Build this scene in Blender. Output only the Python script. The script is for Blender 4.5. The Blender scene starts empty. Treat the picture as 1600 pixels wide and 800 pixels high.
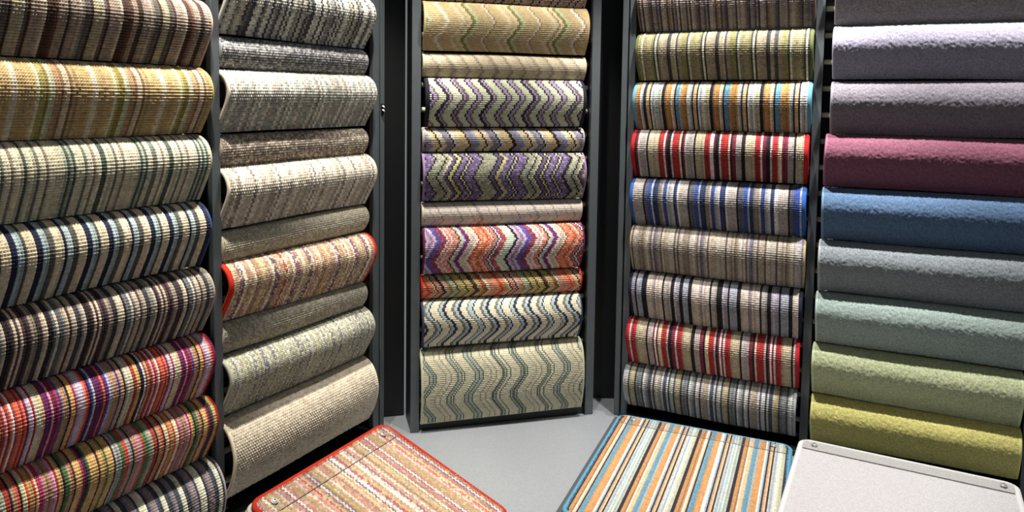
import bpy, math, random
import numpy as np
from mathutils import Matrix, Vector

C = bpy.context.scene
COL = C.collection
CAM_H = 1.5                                   # eye height, metres

# ------------------------------------------------------------------ camera
cd = bpy.data.cameras.new('camera')
cam = bpy.data.objects.new('camera', cd); COL.objects.link(cam)
pt, rl = 0.067849, 0.013759
right = Vector((1, 0, 0)); up = Vector((0, math.sin(pt), math.cos(pt))); fwd = Vector((0, math.cos(pt), -math.sin(pt)))
r2 = right * math.cos(rl) + up * math.sin(rl); u2 = up * math.cos(rl) - right * math.sin(rl)
m = Matrix((r2, u2, -fwd)).transposed().to_4x4(); m.translation = (0, 0, CAM_H)
cam.matrix_world = m
cd.sensor_width = 36; cd.lens = 36 * 1150 / 1600; cd.shift_y = -(400 - 237.1) / 1600
cd.clip_start = 0.05
C.camera = cam

# ------------------------------------------------------------------ world, exposure
w = bpy.data.worlds.new('world'); C.world = w; w.use_nodes = True
bg = w.node_tree.nodes['Background']
bg.inputs[0].default_value = (0.92, 0.96, 1.0, 1); bg.inputs[1].default_value = 0.20
C.view_settings.view_transform = 'Standard'; C.view_settings.look = 'None'
C.view_settings.gamma = 1; C.view_settings.use_curve_mapping = False
C.view_settings.exposure = 0.0

# plan of the racks: left end and right end of the front line of hanging samples (x, y)
P = 0.065                                     # rod pitch
RACKS = {1: ((-.7804, 1.11), (-.5957, 1.4296), .832),
         2: ((-.5769, 1.4592), (-.3597, 1.842), 1.854),
         3: ((-.2313, 1.8907), (.1983, 2.0081), 3.896),
         4: ((.3299, 2.0004), (.732, 1.8116), 2.873),
         5: ((.7588, 1.787), (1.1284, 1.6063), 2.919)}
FR = {}
for i, (a, b, h) in RACKS.items():
    a = Vector(a); b = Vector(b); u = (b - a).normalized()
    n = Vector((u.y, -u.x))                   # towards the viewer
    FR[i] = (a, u, n, (b - a).length, math.atan2(u.y, u.x), CAM_H + h * P)
def pos(i, s, n, z):
    a, u, nn = FR[i][:3]; p = a + u * s + nn * n
    return Vector((p.x, p.y, z))
PLAT = CAM_H - .875                           # top of the grey plinth

# ------------------------------------------------------------------ spots
def spot(i, s, n, z, ts, tn, tz, power, size, colr, blend=.6, rad=.022):
    """a round black ceiling spot lamp shining down onto one rack"""
    p = pos(i, s, n, z); t = pos(i, ts, tn, tz)
    ld = bpy.data.lights.new('spot', 'SPOT'); ld.energy = power; ld.spot_size = math.radians(size)
    ld.spot_blend = blend; ld.shadow_soft_size = rad; ld.color = colr
    o = bpy.data.objects.new('spot_light', ld); COL.objects.link(o); o.location = p
    o.rotation_euler = (t - p).to_track_quat('-Z', 'Y').to_euler()
LZ = CAM_H + .92
spot(1, .20, .245, LZ, .2, .03, CAM_H - .45, 112, 58, (1, .95, .86))
spot(2, .26, .245, LZ, .22, .03, CAM_H - .45, 100, 58, (1, .96, .88))
spot(3, .22, .38, LZ, .22, .02, CAM_H - .55, 62, 54, (1, .97, .92))
spot(4, .22, .245, LZ, .22, .03, CAM_H - .45, 118, 58, (1, .97, .93))
spot(5, .26, .245, LZ, .22, .03, CAM_H - .45, 122, 58, (1, .97, .95))

# ------------------------------------------------------------------ helpers
def lin(h):
    h = h.lstrip('#'); r = [int(h[k:k + 2], 16) / 255 for k in (0, 2, 4)]
    return np.array([x / 12.92 if x <= .04045 else ((x + .055) / 1.055) ** 2.4 for x in r])
def tag(o, label=None, cat=None, group=None, kind=None):
    if label: o['label'] = label
    if cat: o['category'] = cat
    if group: o['group'] = group
    if kind: o['kind'] = kind
    return o
def empty(name, loc, rot=(0, 0, 0)):
    o = bpy.data.objects.new(name, None); COL.objects.link(o); o.location = loc; o.rotation_euler = rot
    o.empty_display_size = .05
    return o
def link(name, me, mat=None, parent=None):
    o = bpy.data.objects.new(name, me); COL.objects.link(o)
    if mat and not me.materials: me.materials.append(mat)
    if parent: o.parent = parent
    return o
def pymesh(name, vs, fs, smooth=False):
    me = bpy.data.meshes.new(name); me.from_pydata([tuple(v) for v in vs], [], fs); me.update()
    if smooth: me.polygons.foreach_set('use_smooth', [True] * len(me.polygons))
    return me
def bevel(o, w, seg=2):
    b = o.modifiers.new('bevel', 'BEVEL'); b.width = w; b.segments = seg; b.limit_method = 'ANGLE'
    return o
def box_mesh(name, x0, x1, y0, y1, z0, z1):
    vs = [(x, y, z) for z in (z0, z1) for y in (y0, y1) for x in (x0, x1)]
    return pymesh(name, vs, [(0, 2, 3, 1), (4, 5, 7, 6), (0, 1, 5, 4), (2, 6, 7, 3), (0, 4, 6, 2), (1, 3, 7, 5)])
def prism_mesh(name, pts, z0, z1):
    n = len(pts); vs = [(p[0], p[1], z0) for p in pts] + [(p[0], p[1], z1) for p in pts]
    fs = [tuple(range(n - 1, -1, -1)), tuple(range(n, 2 * n))] + [(i, (i + 1) % n, n + (i + 1) % n, n + i) for i in range(n)]
    return pymesh(name, vs, fs)
def cyl_mesh(name, r, L, seg=12, axis='x'):
    vs = []; fs = []
    for k in (0, 1):
        for j in range(seg):
            a = 2 * math.pi * j / seg; c, s = r * math.cos(a), r * math.sin(a)
            vs.append((k * L, c, s) if axis == 'x' else (c, s, k * L))
    for j in range(seg): fs.append((j, (j + 1) % seg, seg + (j + 1) % seg, seg + j))
    fs += [tuple(range(seg - 1, -1, -1)), tuple(range(seg, 2 * seg))]
    me = pymesh(name, vs, fs); me.polygons.foreach_set('use_smooth', [True] * seg + [False] * 2)
    return me

# ------------------------------------------------------------------ materials
def nmat(name, col, rough=.6, metal=0., spec=.5):
    ma = bpy.data.materials.new(name); ma.use_nodes = True
    b = ma.node_tree.nodes['Principled BSDF']
    c = lin(col); b.inputs['Base Color'].default_value = (*c, 1)
    b.inputs['Roughness'].default_value = rough; b.inputs['Metallic'].default_value = metal
    b.inputs['Specular IOR Level'].default_value = spec
    return ma, b
def add_noise(ma, b, scale, amount, bump=0., dist=.001, detail=4, rough_var=0.):
    nt = ma.node_tree; N = nt.nodes; L = nt.links
    tc = N.new('ShaderNodeTexCoord'); nz = N.new('ShaderNodeTexNoise')
    nz.inputs['Scale'].default_value = scale; nz.inputs['Detail'].default_value = detail
    L.new(tc.outputs['Object'], nz.inputs['Vector'])
    base = b.inputs['Base Color'].default_value[:]
    mr = N.new('ShaderNodeMapRange'); mr.inputs[1].default_value = .25; mr.inputs[2].default_value = .75
    mr.inputs[3].default_value = 1 - amount; mr.inputs[4].default_value = 1 + amount
    L.new(nz.outputs['Fac'], mr.inputs[0])
    mx = N.new('ShaderNodeVectorMath'); mx.operation = 'SCALE'
    if b.inputs['Base Color'].is_linked:
        L.new(b.inputs['Base Color'].links[0].from_socket, mx.inputs[0])
    else: mx.inputs[0].default_value = base[:3]
    L.new(mr.outputs[0], mx.inputs['Scale']); L.new(mx.outputs[0], b.inputs['Base Color'])
    if bump:
        bp = N.new('ShaderNodeBump'); bp.inputs['Strength'].default_value = bump; bp.inputs['Distance'].default_value = dist
        L.new(nz.outputs['Fac'], bp.inputs['Height']); L.new(bp.outputs[0], b.inputs['Normal'])
    return ma
def yarn_material(name, scale, amt, bump, dist):
    ma, b = nmat(name, '#808080', .95, 0, .15)
    at = ma.node_tree.nodes.new('ShaderNodeAttribute'); at.attribute_name = 'yarn'
    ma.node_tree.links.new(at.outputs['Color'], b.inputs['Base Color'])
    add_noise(ma, b, scale, amt, bump, dist)
    b.inputs['Sheen Weight'].default_value = .12; b.inputs['Sheen Roughness'].default_value = .6
    return ma
WOOL = yarn_material('looped_wool', 1500, .16, .35, .0006)
PILE = yarn_material('cut_pile_wool', 700, .22, .9, .0012)
BMAT = {}
def binding_mat(h):
    if h not in BMAT:
        ma, b = nmat('binding_yarn_' + h.strip('#'), h, .9, 0, .2)
        add_noise(ma, b, 900, .22, .5, .0006); BMAT[h] = ma
    return BMAT[h]
m_, b_ = nmat('jute_backing', '#8f8474', .95, 0, .1); JUTE = add_noise(m_, b_, 500, .2, .4, .0006)
m_, b_ = nmat('graphite_painted_metal', '#4a4f52', .42, .1, .4); FRAME = add_noise(m_, b_, 35, .06, .03, .0003)
m_, b_ = nmat('black_painted_metal', '#0d0e10', .5, 0, .4); BLACK = add_noise(m_, b_, 30, .15)
m_, b_ = nmat('pale_wood_dowel', '#f0e8d0', .6, 0, .3); DOWEL = add_noise(m_, b_, 90, .12, .1, .0003)
m_, b_ = nmat('grey_speckled_laminate', '#9a9da1', .33, .35, .5); LAMI = add_noise(m_, b_, 420, .16, .06, .0003, 6)
m_, b_ = nmat('grey_tray_laminate', '#4c4d50', .4, .2, .5); TRAY = add_noise(m_, b_, 420, .12, .05, .0003, 6)
m_, b_ = nmat('dark_shop_floor', '#2b2b2d', .6); FLOOR = add_noise(m_, b_, 14, .15)
m_, b_ = nmat('steel_screw', '#d8d8d6', .34, .8, .5); STEEL = add_noise(m_, b_, 200, .08)
m_, b_ = nmat('dark_screw_slot', '#1c1c1c', .5); SLOT = add_noise(m_, b_, 200, .08)
m_, b_ = nmat('white_plastic', '#e8e8e6', .35); WHITE = add_noise(m_, b_, 200, .03)
CLEAR = bpy.data.materials.new('clear_plastic_strip'); CLEAR.use_nodes = True
nt = CLEAR.node_tree; nt.nodes.clear()
o_ = nt.nodes.new('ShaderNodeOutputMaterial'); mx = nt.nodes.new('ShaderNodeMixShader')
tr = nt.nodes.new('ShaderNodeBsdfTransparent'); gl = nt.nodes.new('ShaderNodeBsdfGlossy')
tr.inputs[0].default_value = (.995, .997, .997, 1); gl.inputs['Roughness'].default_value = .16
nz = nt.nodes.new('ShaderNodeTexNoise'); nz.inputs['Scale'].default_value = 60
bp = nt.nodes.new('ShaderNodeBump'); bp.inputs['Strength'].default_value = .15; bp.inputs['Distance'].default_value = .001
nt.links.new(nz.outputs[0], bp.inputs['Height']); nt.links.new(bp.outputs[0], gl.inputs['Normal'])
lw = nt.nodes.new('ShaderNodeLayerWeight'); lw.inputs['Blend'].default_value = .5
pw = nt.nodes.new('ShaderNodeMath'); pw.operation = 'POWER'; pw.inputs[1].default_value = 4
ma_ = nt.nodes.new('ShaderNodeMath'); ma_.operation = 'MULTIPLY_ADD'; ma_.inputs[1].default_value = .6; ma_.inputs[2].default_value = .05
nt.links.new(lw.outputs['Facing'], pw.inputs[0]); nt.links.new(pw.outputs[0], ma_.inputs[0]); nt.links.new(ma_.outputs[0], mx.inputs[0])
nt.links.new(tr.outputs[0], mx.inputs[1]); nt.links.new(gl.outputs[0], mx.inputs[2])
nt.links.new(mx.outputs[0], o_.inputs[0])

# ------------------------------------------------------------------ structure
fl = link('floor', box_mesh('floor', -3, 3, -1.5, 3.2, -.05, 0), FLOOR); tag(fl, kind='structure')

# grey plinth the racks stand on
pl_back = [pos(1, -.5, -.14, 0), pos(2, .48, -.14, 0), pos(3, -.05, -.16, 0), pos(3, .5, -.16, 0), pos(4, -.02, -.16, 0), pos(5, .75, -.14, 0)]
pl_front = [pos(5, .75, .34, 0), pos(5, .1, .45, 0), pos(3, .4, .62, 0), pos(3, .1, .62, 0), pos(2, .1, .42, 0), pos(1, -.5, .30, 0)]
pp = [(v.x, v.y) for v in pl_back + pl_front]
plat = empty('display_plinth', (0, 1.4, 0))
o = link('worktop', prism_mesh('plinth_top', [(x, y - 1.4) for x, y in pp], PLAT - .025, PLAT), LAMI, plat)
cx = sum(p[0] for p in pp) / len(pp); cy = sum(p[1] for p in pp) / len(pp)
o = link('plinth_body', prism_mesh('plinth_body', [((x - cx) * .97 + cx, (y - cy) * .95 + cy - 1.4) for x, y in pp], 0, PLAT - .025), BLACK, plat)
tag(plat, 'grey speckled plinth top in front of and under the five carpet racks', 'plinth')

# racks
ZT = CAM_H + .46                                # post tops, above the frame
RACK_TOPS = {}
def rack(name, label, posts, sections, panels=(), extra=None):
    i0 = sections[0][0]; base = pos(i0, 0, 0, PLAT); root = empty(name, base, (0, 0, FR[i0][4]))
    tag(root, label, 'rack')
    inv = root.matrix_basis.inverted()
    def place(o, i):                             # geometry given in rack i's own frame
        M = Matrix.Translation(pos(i, 0, 0, PLAT)) @ Matrix.Rotation(FR[i][4], 4, 'Z')
        o.parent = root; o.matrix_basis = (Matrix.Rotation(FR[i0][4], 4, 'Z').inverted() @ Matrix.Translation(-base)) @ M
    H = ZT - PLAT
    for (i, s0, s1, n0, n1) in posts:
        o = link('post', box_mesh('post', s0, s1, -n1, -n1 + .014, .0005, H), FRAME); place(o, i); bevel(o, .0012)
        o = link('side_cheek', box_mesh('side_cheek', s0 + .001, s1 - .001, -n1 + .0142, -n0, .0005, H), BLACK); place(o, i)
    for (i, s0, s1, n0, n1) in panels:
        o = link('side_panel', box_mesh('side_panel', s0, s1, -n1, -n0, .0005, H), FRAME); place(o, i); bevel(o, .001)
    for (i, s0, s1, kmin, kmax, rail_n, rail_h) in sections:
        o = link('back_panel', box_mesh('back_panel', s0 - .010, s1 + .010, .1105, .122, .002, H), BLACK); place(o, i)
        o = link('base_rail', box_mesh('base_rail', s0 + .001, s1 - .001, -rail_n, .06, .0005, rail_h), BLACK); place(o, i); bevel(o, .002)
        o = link('top_rail', box_mesh('top_rail', s0 + .001, s1 - .001, .02, .10, H - .03, H - .002), BLACK); place(o, i)
        me = cyl_mesh('dowel', .0064, s1 - s0 + .004)
        for k in range(kmin, kmax + 1):
            z = FR[i][5] - k * P - .017 - PLAT
            if z < .03 or z > H - .04: continue
            o = link('dowel', me, DOWEL); place(o, i)
            o.matrix_basis = o.matrix_basis @ Matrix.Translation((s0 - .002, .038, z))
    return root
W = {i: FR[i][3] for i in FR}
rack('carpet_sample_rack', 'graphite two-bay rack at the left holding looped and striped carpet samples',
     [(1, .3815, .4020, -.11, .001), (2, .457, .479, -.11, .001), (1, -.098, -.076, -.11, .001)],
     [(1, -.076, .3815, -3, 14, .012, .05), (2, -.0035, .457, -4, 15, .03, .022)],
     [(2, .4845, .4995, -.13, .002)])
rack('carpet_sample_rack', 'narrow graphite single-bay rack in the centre holding zigzag carpet samples',
     [(3, -.027, -.004, -.11, 0), (3, .4625, .4865, -.11, 0)],
     [(3, -.004, .4625, -3, 17, -.01, .02)])
rack('carpet_sample_rack', 'graphite two-bay rack at the right holding striped and plain carpet samples',
     [(4, -.0180, -.0005, -.11, -.001), (4, .4485, .4685, -.11, -.001), (5, .4345, .456, -.11, -.001)],
     [(4, -.0005, .4485, -4, 16, .03, .014), (5, -.0085, .4345, -4, 16, .03, .014)],
     [(4, -.0375, -.0225, -.13, 0)])
# little latch on the edge of the left rack's end panel
la = empty('panel_latch', pos(2, .490, .003, CAM_H - .022), (0, 0, FR[2][4]))
tag(la, 'tiny white two-pin latch on the edge of the left rack end panel', 'latch')
link('latch_plate', box_mesh('latch_plate', -.005, .005, -.002, .001, -.014, .012), BLACK, la)
for dz in (.004, -.006):
    me = cyl_mesh('latch_pin', .0020, .008, 10, 'z'); o = link('latch_pin', me, WHITE, la)
    o.location = (-.004, -.006, dz); o.rotation_euler = (0, math.radians(125), 0); o.location = (-.004, -.0045, dz + .003)

# black closing panels in the gaps between the racks
def gap_panel(n, a, b, z0):
    d = Vector((b.x - a.x, b.y - a.y)); L = d.length; o = link(n, box_mesh(n, 0, L, 0, .012, z0, ZT), BLACK)
    o.location = (a.x, a.y, 0); o.rotation_euler = (0, 0, math.atan2(d.y, d.x)); tag(o, kind='structure')
gap_panel('wall_left_gap', pos(2, .505, -.12, 0), pos(3, -.03, -.115, 0), PLAT + .002)
gap_panel('wall_right_gap', pos(3, .488, -.115, 0), pos(4, -.04, -.125, 0), PLAT + .002)

# ------------------------------------------------------------------ carpets
rng = np.random.default_rng(7)
CW, RH = .0046, .0050                              # size of one wool loop

def catmull(pts, n=24):
    p = np.array(pts, float); p = np.vstack([2 * p[0] - p[1], p, 2 * p[-1] - p[-2]]); out = []
    for i in range(1, len(p) - 2):
        for t in np.linspace(0, 1, n, endpoint=False):
            a, b, c, d = p[i - 1], p[i], p[i + 1], p[i + 2]
            out.append(.5 * ((2 * b) + (c - a) * t + (2 * a - 5 * b + 4 * c - d) * t * t + (3 * b - a - 3 * c + d) * t ** 3))
    out.append(p[-2]); return np.array(out)
def resample(c, step):
    d = np.r_[0, np.cumsum(np.hypot(*np.diff(c, axis=0).T))]; n = max(2, int(round(d[-1] / step)))
    t = np.linspace(0, d[-1], n + 1)
    return np.stack([np.interp(t, d, c[:, 0]), np.interp(t, d, c[:, 1])], 1), t
PROF = {
 'soft':  [(-.050, -.0045), (-.036, -.0005), (-.022, .001), (-.007, -.003), (.007, -.016), (.0165, -.036), (.0185, -.055), (.013, -.078), (.001, -.102), (-.013, -.123)],
 'big':   [(-.050, -.0045), (-.036, -.0005), (-.022, .001), (-.006, -.0025), (.010, -.014), (.0195, -.030), (.0220, -.046), (.0170, -.064), (.004, -.088), (-.017, -.123)],
 'small': [(-.050, -.0045), (-.036, -.0005), (-.024, .0008), (-.012, -.0025), (-.003, -.012), (.0005, -.024), (-.002, -.038), (-.009, -.050), (-.017, -.0595)],
 'long':  [(-.050, -.0045), (-.036, -.0005), (-.022, .001), (-.007, -.003), (.008, -.016), (.018, -.038), (.023, -.065), (.024, -.095), (.020, -.130), (.012, -.165), (.002, -.190)],
 'round': [(-.050, -.0045), (-.036, -.0005), (-.022, .001), (-.006, -.004), (.010, -.018), (.023, -.040), (.030, -.068), (.027, -.098), (.016, -.128), (-.001, -.157)],
 'last':  [(-.050, -.0045), (-.036, -.0005), (-.022, .001), (-.006, -.0025), (.010, -.014), (.0195, -.030), (.0220, -.046), (.0170, -.064), (.006, -.086), (-.012, -.116)],
 'tail':  [(-.050, -.0045), (-.036, -.0005), (-.022, .001), (-.004, -.004), (.012, -.018), (.026, -.042), (.030, -.070), (.024, -.100), (.012, -.128), (-.004, -.150)],
}
PROF['plain'] = PROF['big']
BACK = [(-.0560, -.060), (-.0600, -.030), (-.0580, -.012)]

def soft(c, k=.80):
    y = float(c @ np.array([.2126, .7152, .0722])); return (c * k + y * (1 - k)) * .92
def column_colours(spec, ncol, u):
    """colour index for every loop: tokens are letter + width, repeated over one period"""
    pal = spec['pal']; tok = []
    for t in spec['seq'].split():
        tok.append((t[0], float(t[1:]) if len(t) > 1 else 1.))
    tot = sum(x for _, x in tok); edges = np.cumsum([x for _, x in tok]) / tot * spec['period']
    keys = [k for k, _ in tok]
    lut = np.array([soft(lin(pal[k])) for k in keys]); alt = spec.get('alt', {})
    lut2 = np.array([soft(lin(alt[k])) if k in alt else soft(lin(alt['*'])) if '*' in alt else soft(lin(pal[k])) for k in keys])
    idx = np.searchsorted(edges, np.mod(u + spec.get('phase', 0), spec['period']) - 1e-9, side='left')
    idx = np.clip(idx, 0, len(keys) - 1)
    nc = int(spec['period'] / spec.get('cw', CW)); rc = np.random.default_rng(nc * 7 + len(keys))
    cj = 1 + spec.get('yarns', .15 if len(keys) > 1 else .02) * rc.standard_normal(nc + 1)      # every yarn is dyed a little differently
    ui = np.clip((np.mod(u + spec.get('phase', 0), spec['period']) / spec.get('cw', CW)).astype(int), 0, nc)
    f = cj[ui][..., None].clip(.6, 1.4)
    return lut[idx] * f, lut2[idx] * f

def loop_colours(spec, ci, rj, v0):
    """ci, rj: loop column and row index arrays; returns colours (rows, cols, 3)"""
    cw = spec.get('cw', CW); rh = spec.get('rh', RH)
    u = (ci + .5) * cw; v = rj * rh - v0
    if 'zig' in spec:
        amp, half, pk = spec['zig']
        ph = np.abs(np.mod((v - pk) / half, 2) - 1)          # 1 at the right-hand peak
        tri = (ph - .5) * amp
        if spec.get('wavy'): tri = .5 * amp * np.sin(np.pi * np.clip(tri / amp, -.5, .5))
        if spec.get('stair', 1): tri = np.round(tri / cw * 1.0) * cw
        u = u - tri
    c1, c2 = column_colours(spec, None, u)
    sp = spec.get('speck', 0.)
    mask = rng.random(u.shape) < sp
    c = np.where(mask[..., None], c2, c1)
    j = spec.get('jit', .10)
    return c * (1 + j * rng.standard_normal(u.shape))[..., None].clip(.6, 1.5)

def grid_mesh(name, X, Y, Z, cols=None, smooth=True):
    """X, Y, Z arrays (nv, nu); cols (nv-1, nu-1, 3) colours per face"""
    nv, nu = X.shape; me = bpy.data.meshes.new(name)
    co = np.stack([X, Y, Z], -1).reshape(-1, 3).astype(np.float32)
    me.vertices.add(nv * nu); me.vertices.foreach_set('co', co.ravel())
    a = (np.arange(nv - 1)[:, None] * nu + np.arange(nu - 1)[None, :]).ravel()
    q = np.stack([a, a + nu, a + nu + 1, a + 1], 1).astype(np.int32)
    nf = len(q); me.loops.add(nf * 4); me.loops.foreach_set('vertex_index', q.ravel())
    me.polygons.add(nf); me.polygons.foreach_set('loop_start', np.arange(0, nf * 4, 4, dtype=np.int32))
    try: me.polygons.foreach_set('loop_total', np.full(nf, 4, dtype=np.int32))
    except Exception: pass
    me.polygons.foreach_set('use_smooth', np.ones(nf, bool))
    me.update(calc_edges=True)
    if cols is not None:
        at = me.attributes.new('yarn', 'FLOAT_COLOR', 'FACE')
        c4 = np.ones((nf, 4), np.float32); c4[:, :3] = cols.reshape(-1, 3).clip(0, 1); at.data.foreach_set('color', c4.ravel())
    return me

def lowfreq(u, v, amp, seed):
    r = np.random.default_rng(seed); s = 0
    for k in range(4):
        a, b, p = r.uniform(4, 18), r.uniform(6, 30), r.uniform(0, 6.28)
        s = s + np.sin(u * a + v * b + p) / 4
    return amp * s

def relief(spec, width, length, v0):
    """loop grid: returns u (nu), v (nv), height (nv,nu), face colours"""
    st = spec.get('style', 'loop'); cw = spec.get('cw', CW); rh = spec.get('rh', RH)
    if st == 'pile':
        cw = rh = .0024
        nu = int(width / cw); nv = int(length / rh)
        u = np.linspace(0, width, nu + 1); v = np.linspace(0, length, nv + 1)
        h = rng.random((nv + 1, nu + 1)); h2 = rng.random((nv // 2 + 2, nu // 2 + 2))
        h = .75 * h + .35 * np.repeat(np.repeat(h2, 2, 0), 2, 1)[:nv + 1, :nu + 1]
        h = h * spec.get('amp', .0024)
        base = soft(lin(spec['pal']['a']), .82); col = base * (1 + spec.get('jit', .13) * rng.standard_normal((nv, nu)))[..., None].clip(.5, 1.6)
        return u, v, h, col
    ncol = max(4, int(round(width / cw))); nrow = max(2, int(round(length / rh)))
    ku = 4 if st == 'basket' else 3; kv = 3
    iu = np.arange(ncol * ku + 1); iv = np.arange(nrow * kv + 1)
    u = iu / ku * (width / ncol); v = iv / kv * (length / nrow)
    fu = (iu / ku)[None, :] + 0 * iv[:, None]; fv = (iv / kv)[:, None] + 0 * iu[None, :]
    row = np.minimum(np.floor(fv + 1e-6), nrow - 1)
    sh = (row % 2) * .5 if st == 'basket' else 0
    hu = np.abs(np.sin(np.pi * (fu + sh))) ** .7; hv = np.abs(np.sin(np.pi * fv)) ** .7
    amp = spec.get('amp', .0035)
    jr = .75 + .5 * rng.random((nrow + 1, ncol + 2))
    ci = np.floor(fu + sh).astype(int).clip(0, ncol + 1)
    h = amp * hu * hv * jr[row.astype(int), ci]
    if st == 'loop': h = amp * (0.45 * hv + .55 * hu * hv) * jr[row.astype(int), ci]     # ribs run across, loops along them
    fr_ = (np.arange(nrow * kv) // kv); fc = (np.arange(ncol * ku) + .5) / ku
    RR = fr_[:, None] + 0 * fc[None, :].astype(int); sh2 = ((RR % 2) * .5 if st == 'basket' else 0)
    CI = np.floor(fc[None, :] + sh2 + 0 * RR).astype(int)
    lc = loop_colours(spec, np.arange(ncol + 1)[None, :] + 0 * np.arange(nrow)[:, None], np.arange(nrow)[:, None] + 0 * np.arange(ncol + 1)[None, :], v0)
    return u, v, h, lc[RR, CI.clip(0, ncol)]

def tube(name, path, r0, r1, seg=8, rib=.00035):
    """whipped edge: elliptical tube along path (list of Vector), cross axes given per point"""
    vs = []; fs = []; n = len(path)
    for k, (p, a, b) in enumerate(path):
        rr = 1 + (rib / r0 if k % 2 else 0)
        for j in range(seg):
            t = 2 * math.pi * j / seg; vs.append(p + a * (r0 * rr * math.cos(t)) + b * (r1 * rr * math.sin(t)))
    for k in range(n - 1):
        for j in range(seg): fs.append((k * seg + j, k * seg + (j + 1) % seg, (k + 1) * seg + (j + 1) % seg, (k + 1) * seg + j))
    return pymesh(name, vs, fs, True)

TH = .0070
def hung_sample(i, k, s0, s1, dz0, dz1, kind, spec, label, group):
    a, u, n, Wd, rz, ztop = FR[i]
    L = s1 - s0
    tilt = math.atan2(dz1 - dz0, L)
    z = ztop - k * P + dz0
    root = empty('carpet_sample', pos(i, s0, 0, z), (0, -tilt, rz)); tag(root, label, 'carpet sample', group)
    seed = int(1000 * i + k * 10 + 5)
    # dense profile, front face
    crv = catmull(PROF[kind]); d = np.r_[0, np.cumsum(np.hypot(*np.diff(crv, axis=0).T))]
    Lp = d[-1]; v0 = d[np.argmin(np.abs(crv[:, 0] - 0) + (np.arange(len(crv)) > len(crv) * .6) * 9)]
    bw = spec.get('bw', .0062)                                    # width of the whipped edge
    uu, vv, h, col = relief(spec, L - 2 * bw + .003, Lp, v0)
    N = np.interp(vv, d, crv[:, 0]); Zp = np.interp(vv, d, crv[:, 1])
    tn = np.gradient(N, vv); tz = np.gradient(Zp, vv); ln = np.hypot(tn, tz); nn_, nz_ = -tz / ln, tn / ln   # outward normal
    U, V = np.meshgrid(uu, vv); fade = np.clip((V - .02) / .05, 0, 1)
    bulge = (.0022 + lowfreq(U, V, .0022, seed)) * fade
    hh = h + bulge - .0003
    wav = lowfreq(U * 0, V, .0016, seed + 1)
    X = bw - .0015 + U + wav * fade
    Y = -(N[:, None] + nn_[:, None] * hh); Zz = Zp[:, None] + nz_[:, None] * hh + lowfreq(U, V * 0, .0013, seed + 2) * fade
    me = grid_mesh('pile', X, Y, Zz, col)
    pm = PILE if spec.get('style') == 'pile' else WOOL
    link('pile', me, pm, root)
    # backing: full loop incl. the tail behind the rod, TH thick
    full = catmull(BACK + PROF[kind]); pr, t = resample(full, .006)
    g = np.gradient(pr, axis=0); g /= np.hypot(g[:, 0], g[:, 1])[:, None]; nr = np.stack([-g[:, 1], g[:, 0]], 1)
    o1 = pr - nr * .0018; i1 = pr - nr * TH
    vs = []; fs = []; m = len(pr)
    for x in (bw * .4, L - bw * .4):
        vs += [(x, -q[0], q[1]) for q in o1] + [(x, -q[0], q[1]) for q in i1]
    A, B, C_, D = 0, m, 2 * m, 3 * m
    for q in range(m - 1):
        fs += [(A + q, A + q + 1, C_ + q + 1, C_ + q), (B + q, D + q, D + q + 1, B + q + 1), (A + q, B + q, B + q + 1, A + q + 1), (C_ + q, C_ + q + 1, D + q + 1, D + q)]
    fs += [(A, C_, D, B), (A + m - 1, B + m - 1, D + m - 1, C_ + m - 1)]
    link('backing', pymesh('backing', vs, fs), JUTE, root)
    # whipped side edges
    bm_ = binding_mat(spec['bind'])
    pr, t = resample(full, .0028); g = np.gradient(pr, axis=0); g /= np.hypot(g[:, 0], g[:, 1])[:, None]; nr = np.stack([-g[:, 1], g[:, 0]], 1)
    for x, sg, ui in ((bw * .55, 1, 0), (L - bw * .55, -1, -1)):
        bl = np.interp(np.clip(t - (t[-1] - Lp), 0, Lp), vv, bulge[:, ui]); wv = np.interp(np.clip(t - (t[-1] - Lp), 0, Lp), vv, (wav * fade)[:, 0])
        path = []
        for q in range(len(pr)):
            c = pr[q] + nr[q] * (-TH * .42 + bl[q])
            path.append((Vector((x + wv[q], -c[0], c[1])), Vector((1, 0, 0)), Vector((0, -nr[q][0], nr[q][1]))))
        o = link('binding', tube('binding', path, bw * .62, TH * .62, 8), bm_, root)
    if kind in ('long', 'round'):                                  # bound hem
        q = pr[-1]; c = q - nr[-1] * TH * .4
        path = [(Vector((x, -c[0], c[1])), Vector((0, -g[-1][0], g[-1][1])), Vector((0, -nr[-1][0], nr[-1][1]))) for x in np.arange(bw * .5, L - bw * .4, .0028)]
        link('binding', tube('binding', path, .003, TH * .62, 8), bm_, root)
    return root
# ------------------------------------------------------------------ the hanging samples, rack by rack
PD = .1235
def S(seq, period, phase, pal, bind, **k):
    d = dict(seq=seq, period=period, phase=phase, pal=dict(p.split(':') for p in pal.split()), bind=bind); d.update(k); return d
G1 = 'striped samples on the far left bay'; G2 = 'textured samples on the left rack inner bay'; G3 = 'zigzag samples on the centre rack'
G4 = 'striped samples on the right rack inner bay'; G5 = 'plain samples on the far right bay'

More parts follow.
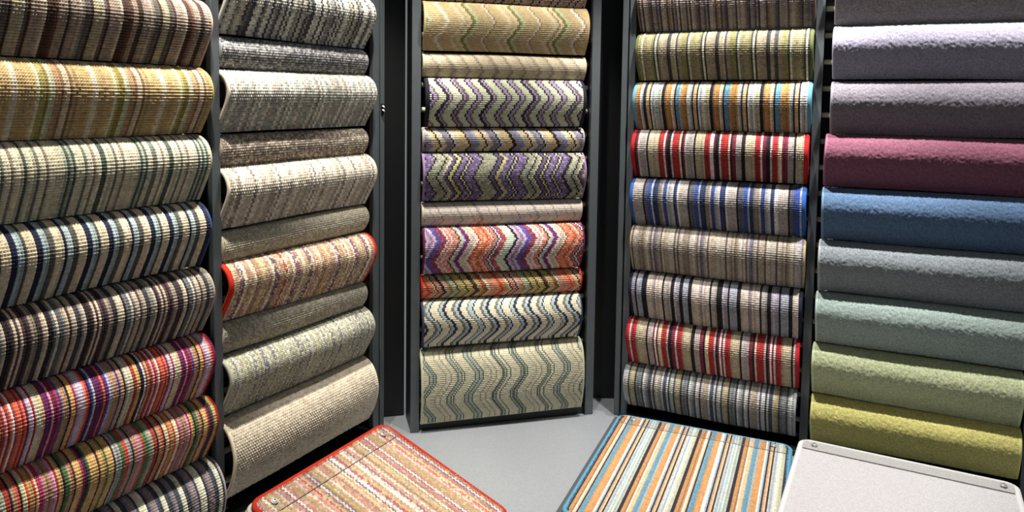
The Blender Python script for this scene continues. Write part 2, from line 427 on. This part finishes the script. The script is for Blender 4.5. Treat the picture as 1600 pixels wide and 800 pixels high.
mixed = ('o1.5 r1 o1 m1 l1 w1 c1 e3 g1 p2 k1 m2 r1 b1 t3 n1 g2 c1 l3 o1 r1 n1 i1 h1 p3 m1 o1 m1 b1 l2 t2 i1 t2 n1 e4 x2 g1.5 n1.5 h1 x1 t1 x2 k1 x1 o1 w1 x1', .245, .180,
         'o:#f0683a r:#c02a30 m:#7a1a48 l:#c4b0c4 w:#f0d8dc c:#b01848 e:#ccc4a4 g:#e8b050 p:#6c1e60 k:#e890a0 b:#4a4ab0 t:#c49468 n:#2a1a34 i:#4a3a98 h:#c8dcd0 x:#b0402a')
golden = ('n1 e1 r1 g1.5 r1 e1 c1 k1 t2.5 k1 r1 g1.5 n1 f1.5 t1.5 m1 g2 c1 d1.5 f1 g3 m1 g2 f1 g2 d1 l2 f1.5 r1.5 l1.5 d1 t1.5 k1.5 t1 r1 f1 h3 r1 n1 t1.5 r1', .245, .180,
          'n:#2c2228 e:#dcd098 r:#cc3820 g:#d0a450 c:#b42050 k:#dc90b0 t:#c08c60 f:#4c7440 m:#5c2834 d:#44243c l:#a8a8a0 h:#98a080')
R1 = [
 (-2, -.065, .3717, 0, 0, 'big', S('D3 r1 t3 D1.5 g1 t2 l1 g1.5 s1.5 D1.5 y2.5 l1 s1.5 D1 t4 w.8', PD, .119, 'D:#4a3020 r:#7a4a34 t:#9a8474 g:#8a7f74 l:#b8a890 s:#5e5650 y:#a89c78 w:#dccbb0', '#b8a084'), 'brown and taupe striped sample, topmost on the far left bay, cut by the photo top'),
 (0, -.065, .3700, 0, .001, 'big', S('w2 G5.5 l1 o1 O1.5 l1.5 t2 b1 p1.5 b1 G6', PD, .050, 'w:#d8c8a8 G:#b8985c l:#c4c49c o:#a89848 O:#8f7c20 t:#b88c5c b:#8c6a44 p:#d0b490', '#a09058'), 'golden olive striped sample with white lines on the far left bay'),
 (2, -.065, .3652, 0, .001, 'big', S('D2 z3.5 d.8 z2 e1.5 z5 D.8 g1.2 D.8 g1 D1 z3 d1.2 z2.5 e1 z3', PD, .038, 'D:#4c5c50 z:#d4c8a4 d:#6c7064 e:#8c7c6c g:#a8ac94', '#b8b898'), 'cream and sage green striped sample on the far left bay'),
 (4, -.065, .3640, 0, .001, 'big', S('N1.6 b2.2 o1.6 z3.4', .0383, .0116, 'N:#1e2444 b:#a4b8b8 o:#5c5a50 z:#d0bc98', '#3a4a78'), 'navy, pale blue and beige evenly striped sample with navy edge on the far left bay'),
 (6, -.065, .3660, 0, 0, 'big', S('N1.3 s1.5 c1 s1 t1 c1.2 m1 c2.2 d1.8 g1.2 c1 N1.1 m1 c1 m1 c1 m1 N1 m1 t2 d1.3 m.8 c2', PD, .007, 'N:#241a20 s:#5c6064 c:#c8b498 t:#a89480 m:#54383e d:#3c383c g:#848078', '#a89884', cw=.0041), 'black, cream and plum striped sample on the far left bay'),
 (8, -.065, .3680, 0, -.002, 'big', S(*mixed, '#5c1840', bw=.008, cw=.0034), 'magenta, orange and purple multicoloured striped sample on the far left bay'),
 (10, -.065, .3727, 0, 0, 'big', S(*golden, '#942410', bw=.008, cw=.0034), 'gold, green and red multicoloured striped sample with red edge on the far left bay'),
 (12, -.065, .3811, 0, -.002, 'tail', S('c2.6 n1.5 m3 n1.5', .0383, .000, 'c:#ece4c4 n:#3e4450 m:#8c7c80', '#a89ca0'), 'cream, slate and mauve broad striped sample, lowest on the far left bay'),
]
BSK = dict(style='basket', amp=.0030)
BIG = dict(cw=.0060, rh=.0056)
R2 = [
 (-2, -0.0030, .4400, 0, 0, 'big', S('w1.5 N1 w1 N1 w3 g1 y1 N1 w1 y1 N1 g1 N2 w3 N1 g1 w2 N1 w1 g2 N1', .16, .02, 'w:#d0ccba N:#4c4c50 g:#8c8a84 y:#c8bc94', '#b8b8ac', alt={'*': '#a8a498'}, speck=.12, **BSK, **BIG), 'chunky cream and charcoal striped sample, topmost on the left rack inner bay'),
 (0, -0.0030, .4370, 0, .001, 'small', S('g1', .1, 0, 'g:#6c6a6c', '#7c7c7c', alt={'*': '#a09e9a'}, speck=.45, jit=.22, cw=.0048, rh=.0048, **BSK), 'small dark grey flecked sample under the charcoal-striped one'),
 (1, -0.0033, .4449, -.001, .003, 'big', S('w2 g3 w1 b2 w1 g3 w1 b3 w1 g2', .09, .01, 'w:#dcd6c0 g:#a0a094 b:#b0a090', '#b8aca0', alt={'*': '#bcbcac'}, speck=.3, jit=.14, **BSK, **BIG), 'pale grey-green and cream faintly striped chunky sample'),
 (3, -0.0040, .4365, -.003, .001, 'small', S('g1', .1, 0, 'g:#8c7c6c', '#988878', alt={'*': '#c4b49c'}, speck=.4, jit=.18, cw=.0048, rh=.0048, **BSK), 'small brown and beige flecked sample on the left rack inner bay'),
 (4, -0.0033, .4460, 0, .001, 'big', S('w2 e2 w1 n1 w1 n1 w2 e1 w2 n1 w3 e2', .10, .01, 'w:#dcd0b8 n:#94887a e:#c0b094', '#c8bca8', alt={'*': '#c4b8a4'}, speck=.25, jit=.09, **BSK, **BIG), 'cream sample with rows of small dark dots on the left rack inner bay'),
 (6, -0.0035, .4403, -.005, .002, 'small', S('g1', .1, 0, 'g:#b8ac90', '#b4aa90', alt={'*': '#d0c6a8'}, speck=.4, jit=.10, cw=.0044, rh=.0044, **BSK), 'small light beige woven sample just above the red-edged one'),
 (7, -0.0040, .4430, .002, -.002, 'big', S('w1 g2 p2 w1 t3 w1 t2 o1 y1 t3 w1 p2 t2 y1 r1 w1 t2 w1 p2 t2', .19, .0, 'w:#dccfa8 g:#b09468 p:#80586c t:#b08468 o:#c89058 y:#c0b070 r:#b83c30', '#b82a18', bw=.011, alt={'*': '#d0b890'}, speck=.28, jit=.14, style='basket', amp=.0020, cw=.0040, rh=.0044), 'red-edged multicoloured flecked stripe sample hanging on the left rack'),
 (9, -0.0035, .4368, .004, .001, 'small', S('g1', .1, 0, 'g:#a09880', '#a49c84', alt={'*': '#bcb49c'}, speck=.4, jit=.10, cw=.0044, rh=.0044, **BSK), 'small greyish beige woven sample just below the red-edged one'),
 (10, -0.0043, .4405, 0, .001, 'big', S('g2 b1 w.8 g2 y.8 g3 b1 g2 y.8 b2 g1', .10, .0, 'g:#94947c b:#78747e w:#bcb8a4 y:#c4b888', '#a0a090', alt={'*': '#b8b498'}, speck=.35, jit=.16, style='basket', amp=.0017, cw=.0034, rh=.0036), 'sage and grey flecked sample with pale yellow lines'),
 (12, -0.0040, .4420, -.003, .001, 'round', S('g1', .1, 0, 'g:#d0c0a4', '#d4c6ac', alt={'*': '#bcac90'}, speck=.2, jit=.07, **BSK, **BIG), 'plain oatmeal basketweave sample, lowest on the left rack inner bay'),
]
Z = .030; HF = .0475
R3 = [
 (-1, .0010, .4440, 0, 0, 'small', S('d1 p2 t3 d1 p3', .050, 0, 'd:#4a342c p:#b0948c t:#a08878', '#a08c80', yarns=.05, zig=(Z, HF, .015)), 'brown and pink zigzag sample barely showing at the top of the centre rack'),
 (0, .0005, .4460, 0, 0, 'soft', S('w1.6 k.8 G5 e1 c2 e1.5 k.6 c1.6 O1.6 M2 G7', PD, .0875, 'w:#c8b8a0 k:#8a7048 G:#ac9460 c:#c4b080 e:#b49c6c O:#7c7028 M:#a0a878', '#a8946c', yarns=.05, zig=(Z, HF, .045), jit=.06, amp=.0017), 'tan and olive zigzag sample with pale lines on the centre rack'),
 (2, .0008, .4465, -.001, -.001, 'small', S('b6 e1 s1.2', .0385, .010, 'b:#bcaa88 e:#ac9a7c s:#948468', '#b8a888', yarns=.05, zig=(Z, HF, .022), jit=.05, amp=.0011), 'plain sandy zigzag sample between olive and purple zigzags'),
 (3, .0050, .4400, -.001, 0, 'soft', S('N1.3 P1.5 M1.3 C4.1', .0385, .010, 'N:#2e2438 P:#9c88a4 M:#66525c C:#b8ba98', '#1c1e26', bw=.011, yarns=.05, zig=(Z, HF, .042), jit=.06, amp=.0020), 'black-edged sample with fine navy, lilac and cream zigzags'),
 (5, .0002, .4452, 0, 0, 'small', S('K1.6 p2.5 b1.5 c1.5 y2 k1 c2 p2.5 b1 k1 c3 y3.5', PD, .0195, 'K:#241a1c k:#241a1c p:#847884 b:#7c86a0 c:#c4b498 y:#ccb070', '#9c948c', yarns=.05, zig=(Z, HF, .020), jit=.12, amp=.0022), 'small cream and gold zigzag sample with black lines on the centre rack'),
 (6, .0006, .4460, 0, -.001, 'soft', S('Y1.8 k.8 P3.2 k.8 y1.3 k.8 P3.5 P1 k1 g4.5 k.8 g2 y.8 k.8 Q1.6 k.8', PD, .0505, 'Y:#b4ac5c k:#1e1a1e P:#66507c y:#b4ac84 g:#86846c Q:#5c4870', '#8c7094', yarns=.05, zig=(-Z, HF, .053), jit=.16, amp=.0022, alt={'P': '#8c7c94', 'g': '#a09c80'}, speck=.3), 'purple, olive and yellow-green zigzag sample on the centre rack'),
 (8, 0, .4435, -.001, .001, 'small', S('b5 e.8 b3 s1.2', .052, .01, 'b:#c4b4a4 e:#ac9c90 s:#988c84', '#bcaea0', yarns=.05, zig=(Z, HF, .020), jit=.04, amp=.0011), 'plain pale pinkish-grey zigzag sample above the bright multicoloured one'),
 (9, .0016, .4453, .002, 0, 'soft', S('x2 h4 k1 l1.5 u1.5 l1.5 i2 m1.5 m1 w1 s1 w1 s1.5 o1 k.8 h1 l1 p2 w.8 e2 w.8 x1 o3 x1 o1 w1 x1 t1 k.6 w.8 i.8', .245, .052, 'x:#a83424 h:#b8c4ac k:#281c28 l:#bca0b4 u:#8c6c90 i:#54489c m:#84304c w:#dcc4b4 s:#c87468 o:#dc6c34 p:#6c2a64 e:#bca890 t:#b88070', '#54203c', yarns=.05, zig=(Z, .055, .026), cw=.0040, jit=.15, amp=.0022, alt={'o': '#e8a070', 'm': '#a04c5c', 's': '#dcb0a0', 'x': '#c86850'}, speck=.25), 'bright orange, magenta and mint zigzag sample on the centre rack'),
 (11, -.0010, .4460, .002, 0, 'small', S('r1 o2 e1 k.7 s2 k.7 l1.5 o1 g1 h2 k.7 y3 k.6 y2.5 k.6 d1.5 y2 r1 f1 e.8 s3 o2', PD * 1.6, .0, 'r:#c43820 o:#e07c48 e:#d8c88c k:#3a2418 s:#d08868 l:#bca89c g:#70804c h:#acac80 y:#b8a450 d:#5c2c34 f:#4c6440', '#bc2c1c', yarns=.05, zig=(Z, HF, .018), cw=.0040, jit=.12, amp=.0022), 'small gold, red and green zigzag sample on the centre rack'),
 (12, .0004, .4430, .001, 0, 'soft', S('N1.3 z3.6 o1.4 b1.9', .0385, .0115, 'N:#262c3e z:#d4c8a8 o:#6e6a5c b:#a4b4b4', '#3a4258', yarns=.05, zig=(Z, .052, .066), wavy=1, cw=.0040, jit=.05, amp=.0020), 'cream sample with navy and pale blue wavy zigzags on the centre rack'),
 (14, -.0030, .4485, -.004, 0, 'long', S('d.8 s1.2 d.8 s1 d.8 c4 e.7 c2 e.7 c3 d.8 s1 d.8 c1 d.7 c5', PD, .0, 'd:#5c6458 s:#a0a894 c:#c4bc98 e:#9c907c', '#b4b490', yarns=.05, zig=(Z, .060, .062), wavy=1, cw=.0036, jit=.07, amp=.0022), 'pale sage zigzag sample hanging long, lowest on the centre rack'),
]
red1 = 'K5 R2.6 W1 r1 W.6 N1.5 w1 R3 C1 N.8 r1 w.6 r.6 g3 N1'
red2 = 'R3 K5 N1 g3 r1 W.6 r1 N.8 C1.2 R3 w1 N1.6 r1 W.7 r.8 W.8'
RP = 'K:#b8a884 R:#b01c20 W:#ecdcd0 r:#7c2038 N:#26141c w:#b8b0a4 C:#d4c494 g:#b0a49c'
R4 = [
 (-2, .0050, .4465, 0, .001, 'big', S('z2 d.8 z1 d.6 z2 t1 p1 d.8 z2 p.8 g1 d.8 z2.4 d1 t1.5 d.7 z1 p1 w.6 d.8 z1', PD, .01, 'z:#a8988c d:#5c4a4c t:#9c8468 p:#74687c g:#8c8484 w:#ccc0b0', '#6c6054'), 'greyish pink and brown finely striped sample, topmost on the right rack inner bay'),
 (0, .0048, .4467, 0, .001, 'big', S('w.8 a4.6 g1 w.8 g.8 b4 d2 b2 d1 b2 Y2.6 d.8', PD, .112, 'w:#e4dcc8 a:#948a5c g:#4a4c34 b:#a89878 d:#484a48 Y:#98904c', '#565c38', bw=.009), 'olive green and white striped sample with green edge'),
 (2, .0005, .4477, -.003, .001, 'big', S('T2.2 L.5 A3.6 W.9 L.8 N1.2 a1.7 N.9 W1 L.8 W1 L.6 c1 L.6 c.7 N1.8 A2.8 W.9 a1 N.6', PD, .018, 'T:#5c98b4 A:#c08838 W:#dcd8cc L:#a4b4bc N:#262432 a:#d4a868 c:#c8c498', '#5a8a9c', bw=.011, cw=.0041), 'blue-edged hanging sample with amber, white and teal stripes'),
 (4, -.0010, .4443, 0, .002, 'big', S(red1, PD, .087, RP, '#a81c20', bw=.012), 'upper of the two red and khaki striped samples with red edges'),
 (6, -.0012, .4435, -.003, 0, 'big', S('N1 s2 B2 l1.2 n2.2 o2 t1 B2 g3 n2 W1 z5', PD, .098, 'N:#221e28 s:#585a68 B:#2c4890 l:#a8b0b8 n:#28355c o:#807868 t:#b09884 g:#b4b0ac W:#ded8d0 z:#b4a8a0', '#2c5498', bw=.011), 'royal blue and grey striped sample with blue edges'),
 (8, .0020, .4464, 0, -.001, 'big', S('z2 d.6 z1.4 d.6 z2 t1.4 B2 z3 d.6 g1 d.6 p1 z2 d.7 z1 t2 d.6', PD, .02, 'z:#b0a494 d:#685850 t:#a4947c B:#8c7c68 g:#9c9494 p:#7c7484', '#a8946c'), 'light taupe and brown finely striped sample on the right rack'),
 (10, .0020, .4445, -.001, -.002, 'big', S('N2 Z3.6 m1 Z3.6 N1 g1 Z1 g.8 N1.8 p3.2 N.9 s3', PD, .095, 'N:#16161e Z:#b8a898 m:#8c7c84 g:#a8a09c p:#98909c s:#9ca0ac', '#1c2030', bw=.010), 'black, white and taupe striped sample with black edges'),
 (12, -.0015, .4426, 0, .001, 'big', S(red2, PD, .118, RP, '#a42028', bw=.011), 'lower of the two red and khaki striped samples with red edges'),
 (14, -.0060, .4401, 0, 0, 'last', S('w1 d.8 w1 n1 y2 d.8 g2 d.8 w1.2 g1 d.8 w1.2 m.6 w1 t1.6 w.8 n1.2', PD, .01, 'w:#b8b8b0 d:#44444a n:#4a5068 y:#b8a878 g:#7c8080 m:#604048 t:#a0907c', '#9ca0a0'), 'grey, cream and slate finely striped sample, lowest on the right rack inner bay'),
]
def PL(h, bind, **k): return S('a1', .1, 0, 'a:' + h, bind, style='pile', **k)
R5 = [
 (-2, .0110, .43, 0, 0, 'plain', PL('#8a8480', '#8c8888'), 'plain grey plush sample, topmost on the far right bay, cut by the photo top'),
 (0, .0103, .43, 0, 0, 'plain', PL('#948fa2', '#a09cb0'), 'plain lilac-grey plush sample on the far right bay'),
 (2, .0095, .43, -.003, 0, 'plain', PL('#77707a', '#8a868c'), 'plain dark charcoal plush sample on the far right bay'),
 (4, .0021, .43, 0, 0, 'plain', PL('#84485e', '#98607a'), 'plain burgundy plush sample'),
 (6, -.0002, .43, -.001, .001, 'plain', PL('#4c6c90', '#6888a4'), 'plain denim blue plush sample'),
 (8, -.0030, .43, -.001, .002, 'plain', PL('#7c8488', '#98a0a0'), 'plain cool grey plush sample between blue and sage ones'),
 (10, -.0043, .43, 0, .002, 'plain', PL('#8a9c94', '#a0b0a8'), 'plain grey-green plush sample on the far right bay'),
 (12, -.0060, .43, 0, 0, 'plain', PL('#a4ac7c', '#b4bc94'), 'plain pale sage green plush sample on the far right bay'),
 (14, -.0046, .4312, 0, .003, 'last', PL('#bcb452', '#c0bc74'), 'plain chartreuse plush sample, lowest on the far right bay'),
]
for i, rows, g in ((1, R1, G1), (2, R2, G2), (3, R3, G3), (4, R4, G4), (5, R5, G5)):
    for (k, s0, s1, d0, d1, kind, spec, label) in rows:
        hung_sample(i, k, s0, s1, d0, d1, kind, spec, label, g)

# ------------------------------------------------------------------ samples lying on the plinth
def flat_sample(A, B, z, length, tilt, spec, label, screws, thick=.010, strip=True, under=(), tray=None, group='samples lying on the plinth'):
    A = Vector(A); B = Vector(B); e = (B - A).normalized(); w_ = (B - A).length; rz = math.atan2(e.y, e.x)
    M = Matrix.Translation((A.x, A.y, CAM_H + z)) @ Matrix.Rotation(rz, 4, 'Z') @ Matrix.Rotation(math.radians(tilt), 4, 'X')
    root = empty('carpet_sample', (0, 0, 0)); root.matrix_basis = M @ Matrix.Translation((0, 0, -thick)); tag(root, label, 'carpet sample', group)
    r = .026; b = .0066
    def clampc(X, Y, inset):                                       # squeeze the grid into a rounded rectangle
        rr = r - inset; x0, x1, y0, y1 = r, w_ - r, -r, -(length - r)
        dx = np.where(X < x0, X - x0, np.where(X > x1, X - x1, 0)); dy = np.where(Y > y0, Y - y0, np.where(Y < y1, Y - y1, 0))
        m_ = np.maximum(np.abs(dx), np.abs(dy)); d = np.hypot(dx, dy); s = np.where((dx != 0) & (dy != 0) & (d > 0), m_ / np.maximum(d, 1e-9), 1)
        return np.where(dx != 0, np.where(X < x0, x0, x1) + dx * s, X), np.where(dy != 0, np.where(Y > y0, y0, y1) + dy * s, Y)
    ww = w_ - 2 * b; ll = length - 2 * b
    uu, vv, h, col = relief(spec, ww, ll, 0)
    U, V = np.meshgrid(uu, vv)
    X, Y = clampc(b + U, -(b + V), b)
    Zg = thick - .002 + h + lowfreq(U, V, .0008, 5)
    link('pile', grid_mesh('pile', X, Y, Zg, col), PILE if spec.get('style') == 'pile' else WOOL, root)
    pts = []
    for cx_, cy_, a0 in ((w_ - r, -r, 90), (r, -r, 180), (r, -(length - r), 270), (w_ - r, -(length - r), 360)):
        for t in range(0, 91, 9):
            an = math.radians(a0 + t); pts.append((cx_ + (r - b * .9) * math.cos(an), cy_ + (r - b * .9) * math.sin(an)))
    # corner order above: top right, top left, bottom left, bottom right (counter-clockwise)
    full = [pts[(q - 11) % 44] for q in range(44)] if False else pts
    outline = []
    order = pts[0:11], pts[11:22], pts[22:33], pts[33:44]
    tr_ = [(w_ - r + (r - b * .9) * math.cos(math.radians(t)), -r + (r - b * .9) * math.sin(math.radians(t))) for t in range(0, 91, 9)]
    tl = [(r + (r - b * .9) * math.cos(math.radians(t)), -r + (r - b * .9) * math.sin(math.radians(t))) for t in range(90, 181, 9)]
    bl = [(r + (r - b * .9) * math.cos(math.radians(t)), -(length - r) + (r - b * .9) * math.sin(math.radians(t))) for t in range(180, 271, 9)]
    br = [(w_ - r + (r - b * .9) * math.cos(math.radians(t)), -(length - r) + (r - b * .9) * math.sin(math.radians(t))) for t in range(270, 361, 9)]
    ol = np.array(tr_ + tl + bl + br + tr_[:1]); d = np.r_[0, np.cumsum(np.hypot(*np.diff(ol, axis=0).T))]
    tt = np.arange(0, d[-1], .003); ox = np.interp(tt, d, ol[:, 0]); oy = np.interp(tt, d, ol[:, 1])
    path = []
    n = len(tt)
    for q in list(range(n)) + [0]:
        tx = ox[(q + 1) % n] - ox[q - 1]; ty = oy[(q + 1) % n] - oy[q - 1]; l_ = math.hypot(tx, ty)
        path.append((Vector((ox[q], oy[q], thick * .5)), Vector((ty / l_, -tx / l_, 0)), Vector((0, 0, 1))))
    link('binding', tube('binding', path, b, thick * .52, 10), binding_mat(spec['bind']), root)
    link('backing', prism_mesh('backing', [(x, y) for x, y in tr_ + tl + bl + br], .001, thick * .6), JUTE, root)
    if strip:
        st = link('clear_strip', box_mesh('clear_strip', .010, w_ - .010, -.052, -.010, thick + .0006, thick + .0020), CLEAR, root)
        tag(st, 'clear plastic strip screwed across the rear edge'); bevel(st, .0006)
        sm = link('seam', box_mesh('seam', .012, w_ - .012, -.0529, -.0521, thick - .001, thick + .0016), SEAM, root)
        for sx, sy in screws:
            sc = link('screw', None or cyl_mesh('screw', .0052, .0030, 16, 'z'), STEEL, root); sc.location = (sx, sy, thick + .0020); bevel(sc, .0012, 3)
            sl = link('screw_socket', cyl_mesh('screw_socket', .0018, .0006, 6, 'z'), SLOT, sc); sl.location = (0, 0, .0028)
            ws = link('washer', cyl_mesh('washer', .0070, .0008, 16, 'z'), STEEL, root); ws.location = (sx, sy, thick + .0018)
    zb = -thick
    for q, (dx, dy, ln, sp2, lab) in enumerate(under):
        rt = empty('carpet_sample', (0, 0, 0)); rt.matrix_basis = M @ Matrix.Translation((dx, dy, zb - .010)); tag(rt, lab, 'carpet sample', group)
        th = .010; wq = w_ - .002 if dx <= 0 else w_ - dx
        o = link('pile', prism_mesh('pile', [(.004, -.004), (.004, -ln + .004), (wq - .004, -ln + .004), (wq - .004, -.004)], .001, th - .0005), binding_mat(sp2[0]), rt); bevel(o, .002, 2)
        rr = .02
        c = [(wq - rr, -rr, 0), (rr, -rr, 90), (rr, -ln + rr, 180), (wq - rr, -ln + rr, 270)]
        ol = [(cx_ + (rr - .004) * math.cos(math.radians(a + t)), cy_ + (rr - .004) * math.sin(math.radians(a + t))) for cx_, cy_, a in c for t in range(0, 91, 10)]
        o.data = prism_mesh('pile', ol, .001, th - .0005); o.data.materials.append(binding_mat(sp2[0])); o.modifiers.clear()
        path = []; m_ = len(ol)
        for j in list(range(m_)) + [0]:
            a1 = ol[(j + 1) % m_]; a0 = ol[j - 1]; tx, ty = a1[0] - a0[0], a1[1] - a0[1]; l_ = math.hypot(tx, ty)
            path.append((Vector((ol[j][0], ol[j][1], th * .5)), Vector((ty / l_, -tx / l_, 0)), Vector((0, 0, 1))))
        link('binding', tube('binding', path, .0045, th * .49, 8, 0), binding_mat(sp2[1]), rt)
        zb -= .010
    if tray:
        x0, x1, ln, ty1, lab, riser = tray
        rt = empty('sample_tray', (0, 0, 0)); rt.matrix_basis = M @ Matrix.Translation((0, 0, zb - .0005)); tag(rt, lab, 'tray')
        o = link('tray_top', box_mesh('tray_top', x0, x1, -ln, ty1, -.012, -.0002), TRAY, rt); bevel(o, .001)
        # riser standing level on the plinth, cut to the slope
        h0 = CAM_H + z + (zb - .0125) - PLAT; 
        sn = math.tan(math.radians(tilt)); y1, y2 = ty1 - .006, -ln * math.cos(math.radians(tilt)) + .012
        hz = lambda y: max(.0006, h0 + y * sn - .0015)
        Mi = M @ Matrix.Translation((0, 0, zb - .0005)); inv = Mi.inverted()
        Mb = Matrix.Translation((A.x, A.y, PLAT)) @ Matrix.Rotation(rz, 4, 'Z')
        vs = [inv @ (Mb @ Vector(p)) for p in [(x0 + .006, y1, .0004), (x1 - .006, y1, .0004), (x1 - .006, y2, .0004), (x0 + .006, y2, .0004),
              (x0 + .006, y1, hz(y1)), (x1 - .006, y1, hz(y1)), (x1 - .006, y2, hz(y2)), (x0 + .006, y2, hz(y2))]]
        link('riser', pymesh('riser', vs, [(0, 1, 2, 3), (7, 6, 5, 4), (0, 4, 5, 1), (1, 5, 6, 2), (2, 6, 7, 3), (3, 7, 4, 0)]), BLACK, rt)
    return root
SEAM = nmat('seam_thread', '#8a8480', .9)[0]; add_noise(SEAM, SEAM.node_tree.nodes['Principled BSDF'], 300, .3)  # stitched line along the front edge of the clear strip
m2 = S('w1 p1 k1 t1 w1 t2 y2 t1 w1 k2 p1 w1 k1 t2 g1 k1 w1 k1 r1 y1 k1 p1 w1 p1 g2 t1 w1 k1 t1 k1 e1 y1 t1 w1 p1 w1 p1 r1 y1 t2 w1', .24, .0,
       'w:#d0c4b4 p:#886478 k:#b07868 t:#a88460 y:#c0ac74 e:#ac9470 g:#a48c54 r:#b04c38', '#98240f', alt={'*': '#b89c7c'}, speck=.18, jit=.10, style='basket', amp=.0024, cw=.0044, rh=.0044)
flat_sample((-.478, 1.303), (-.287, 1.654), -.74, .36, 19.5, m2, 'red-edged multicoloured striped sample lying sloped on its stack, left on the plinth',
            [(.040, -.030), (.360, -.030)],
            under=((-.004, .002, .285, ('#8c8880', '#a8a298'), 'pale grey-edged sample directly under the red-edged lying sample'),
                   (-.007, .003, .250, ('#7c766c', '#94897c'), 'brownish grey sample second below the red-edged lying sample'),
                   (-.010, .004, .215, ('#a09a8c', '#b8b2a4'), 'light beige sample lowest in the stack under the red-edged lying sample')),
            tray=(.0, .398, .17, -.004, 'sloping grey tray carrying the stack of the red-edged lying sample', 1))
m4 = S('T2.2 L.5 A3.6 W.9 L.8 N1.0 a1.7 N.8 W1 L.8 W1 L.6 c1 L.6 c.8 N1.7 A2.7 W1 a1 N.6', .103, .075, 'T:#5c8ca0 A:#b8803c W:#c4c0b8 L:#8ca4ac N:#2c2430 a:#bc9464 c:#b8b898', '#4c8098', amp=.0030, jit=.09, cw=.0035, rh=.0040)
flat_sample((.295, 1.902), (.691, 1.733), -.82, .48, 2.5, m4, 'blue-edged sample with amber and white stripes lying on the plinth',
            [(.044, -.026), (.388, -.026)],
            tray=(-.012, .425, .49, -.002, 'grey tray under the blue-edged lying sample', 1))
m5 = PL('#b4b0b0', '#bcbab8', jit=.05, amp=.0012)
flat_sample((.693, 1.699), (1.074, 1.496), -.785, .430, 1.5, m5, 'plain off-white sample with white edge lying on the plinth at the right',
            [(.035, -.028), (.402, -.028)],
            tray=(.10, .42, .290, -.002, 'grey tray under the off-white lying sample', 1))
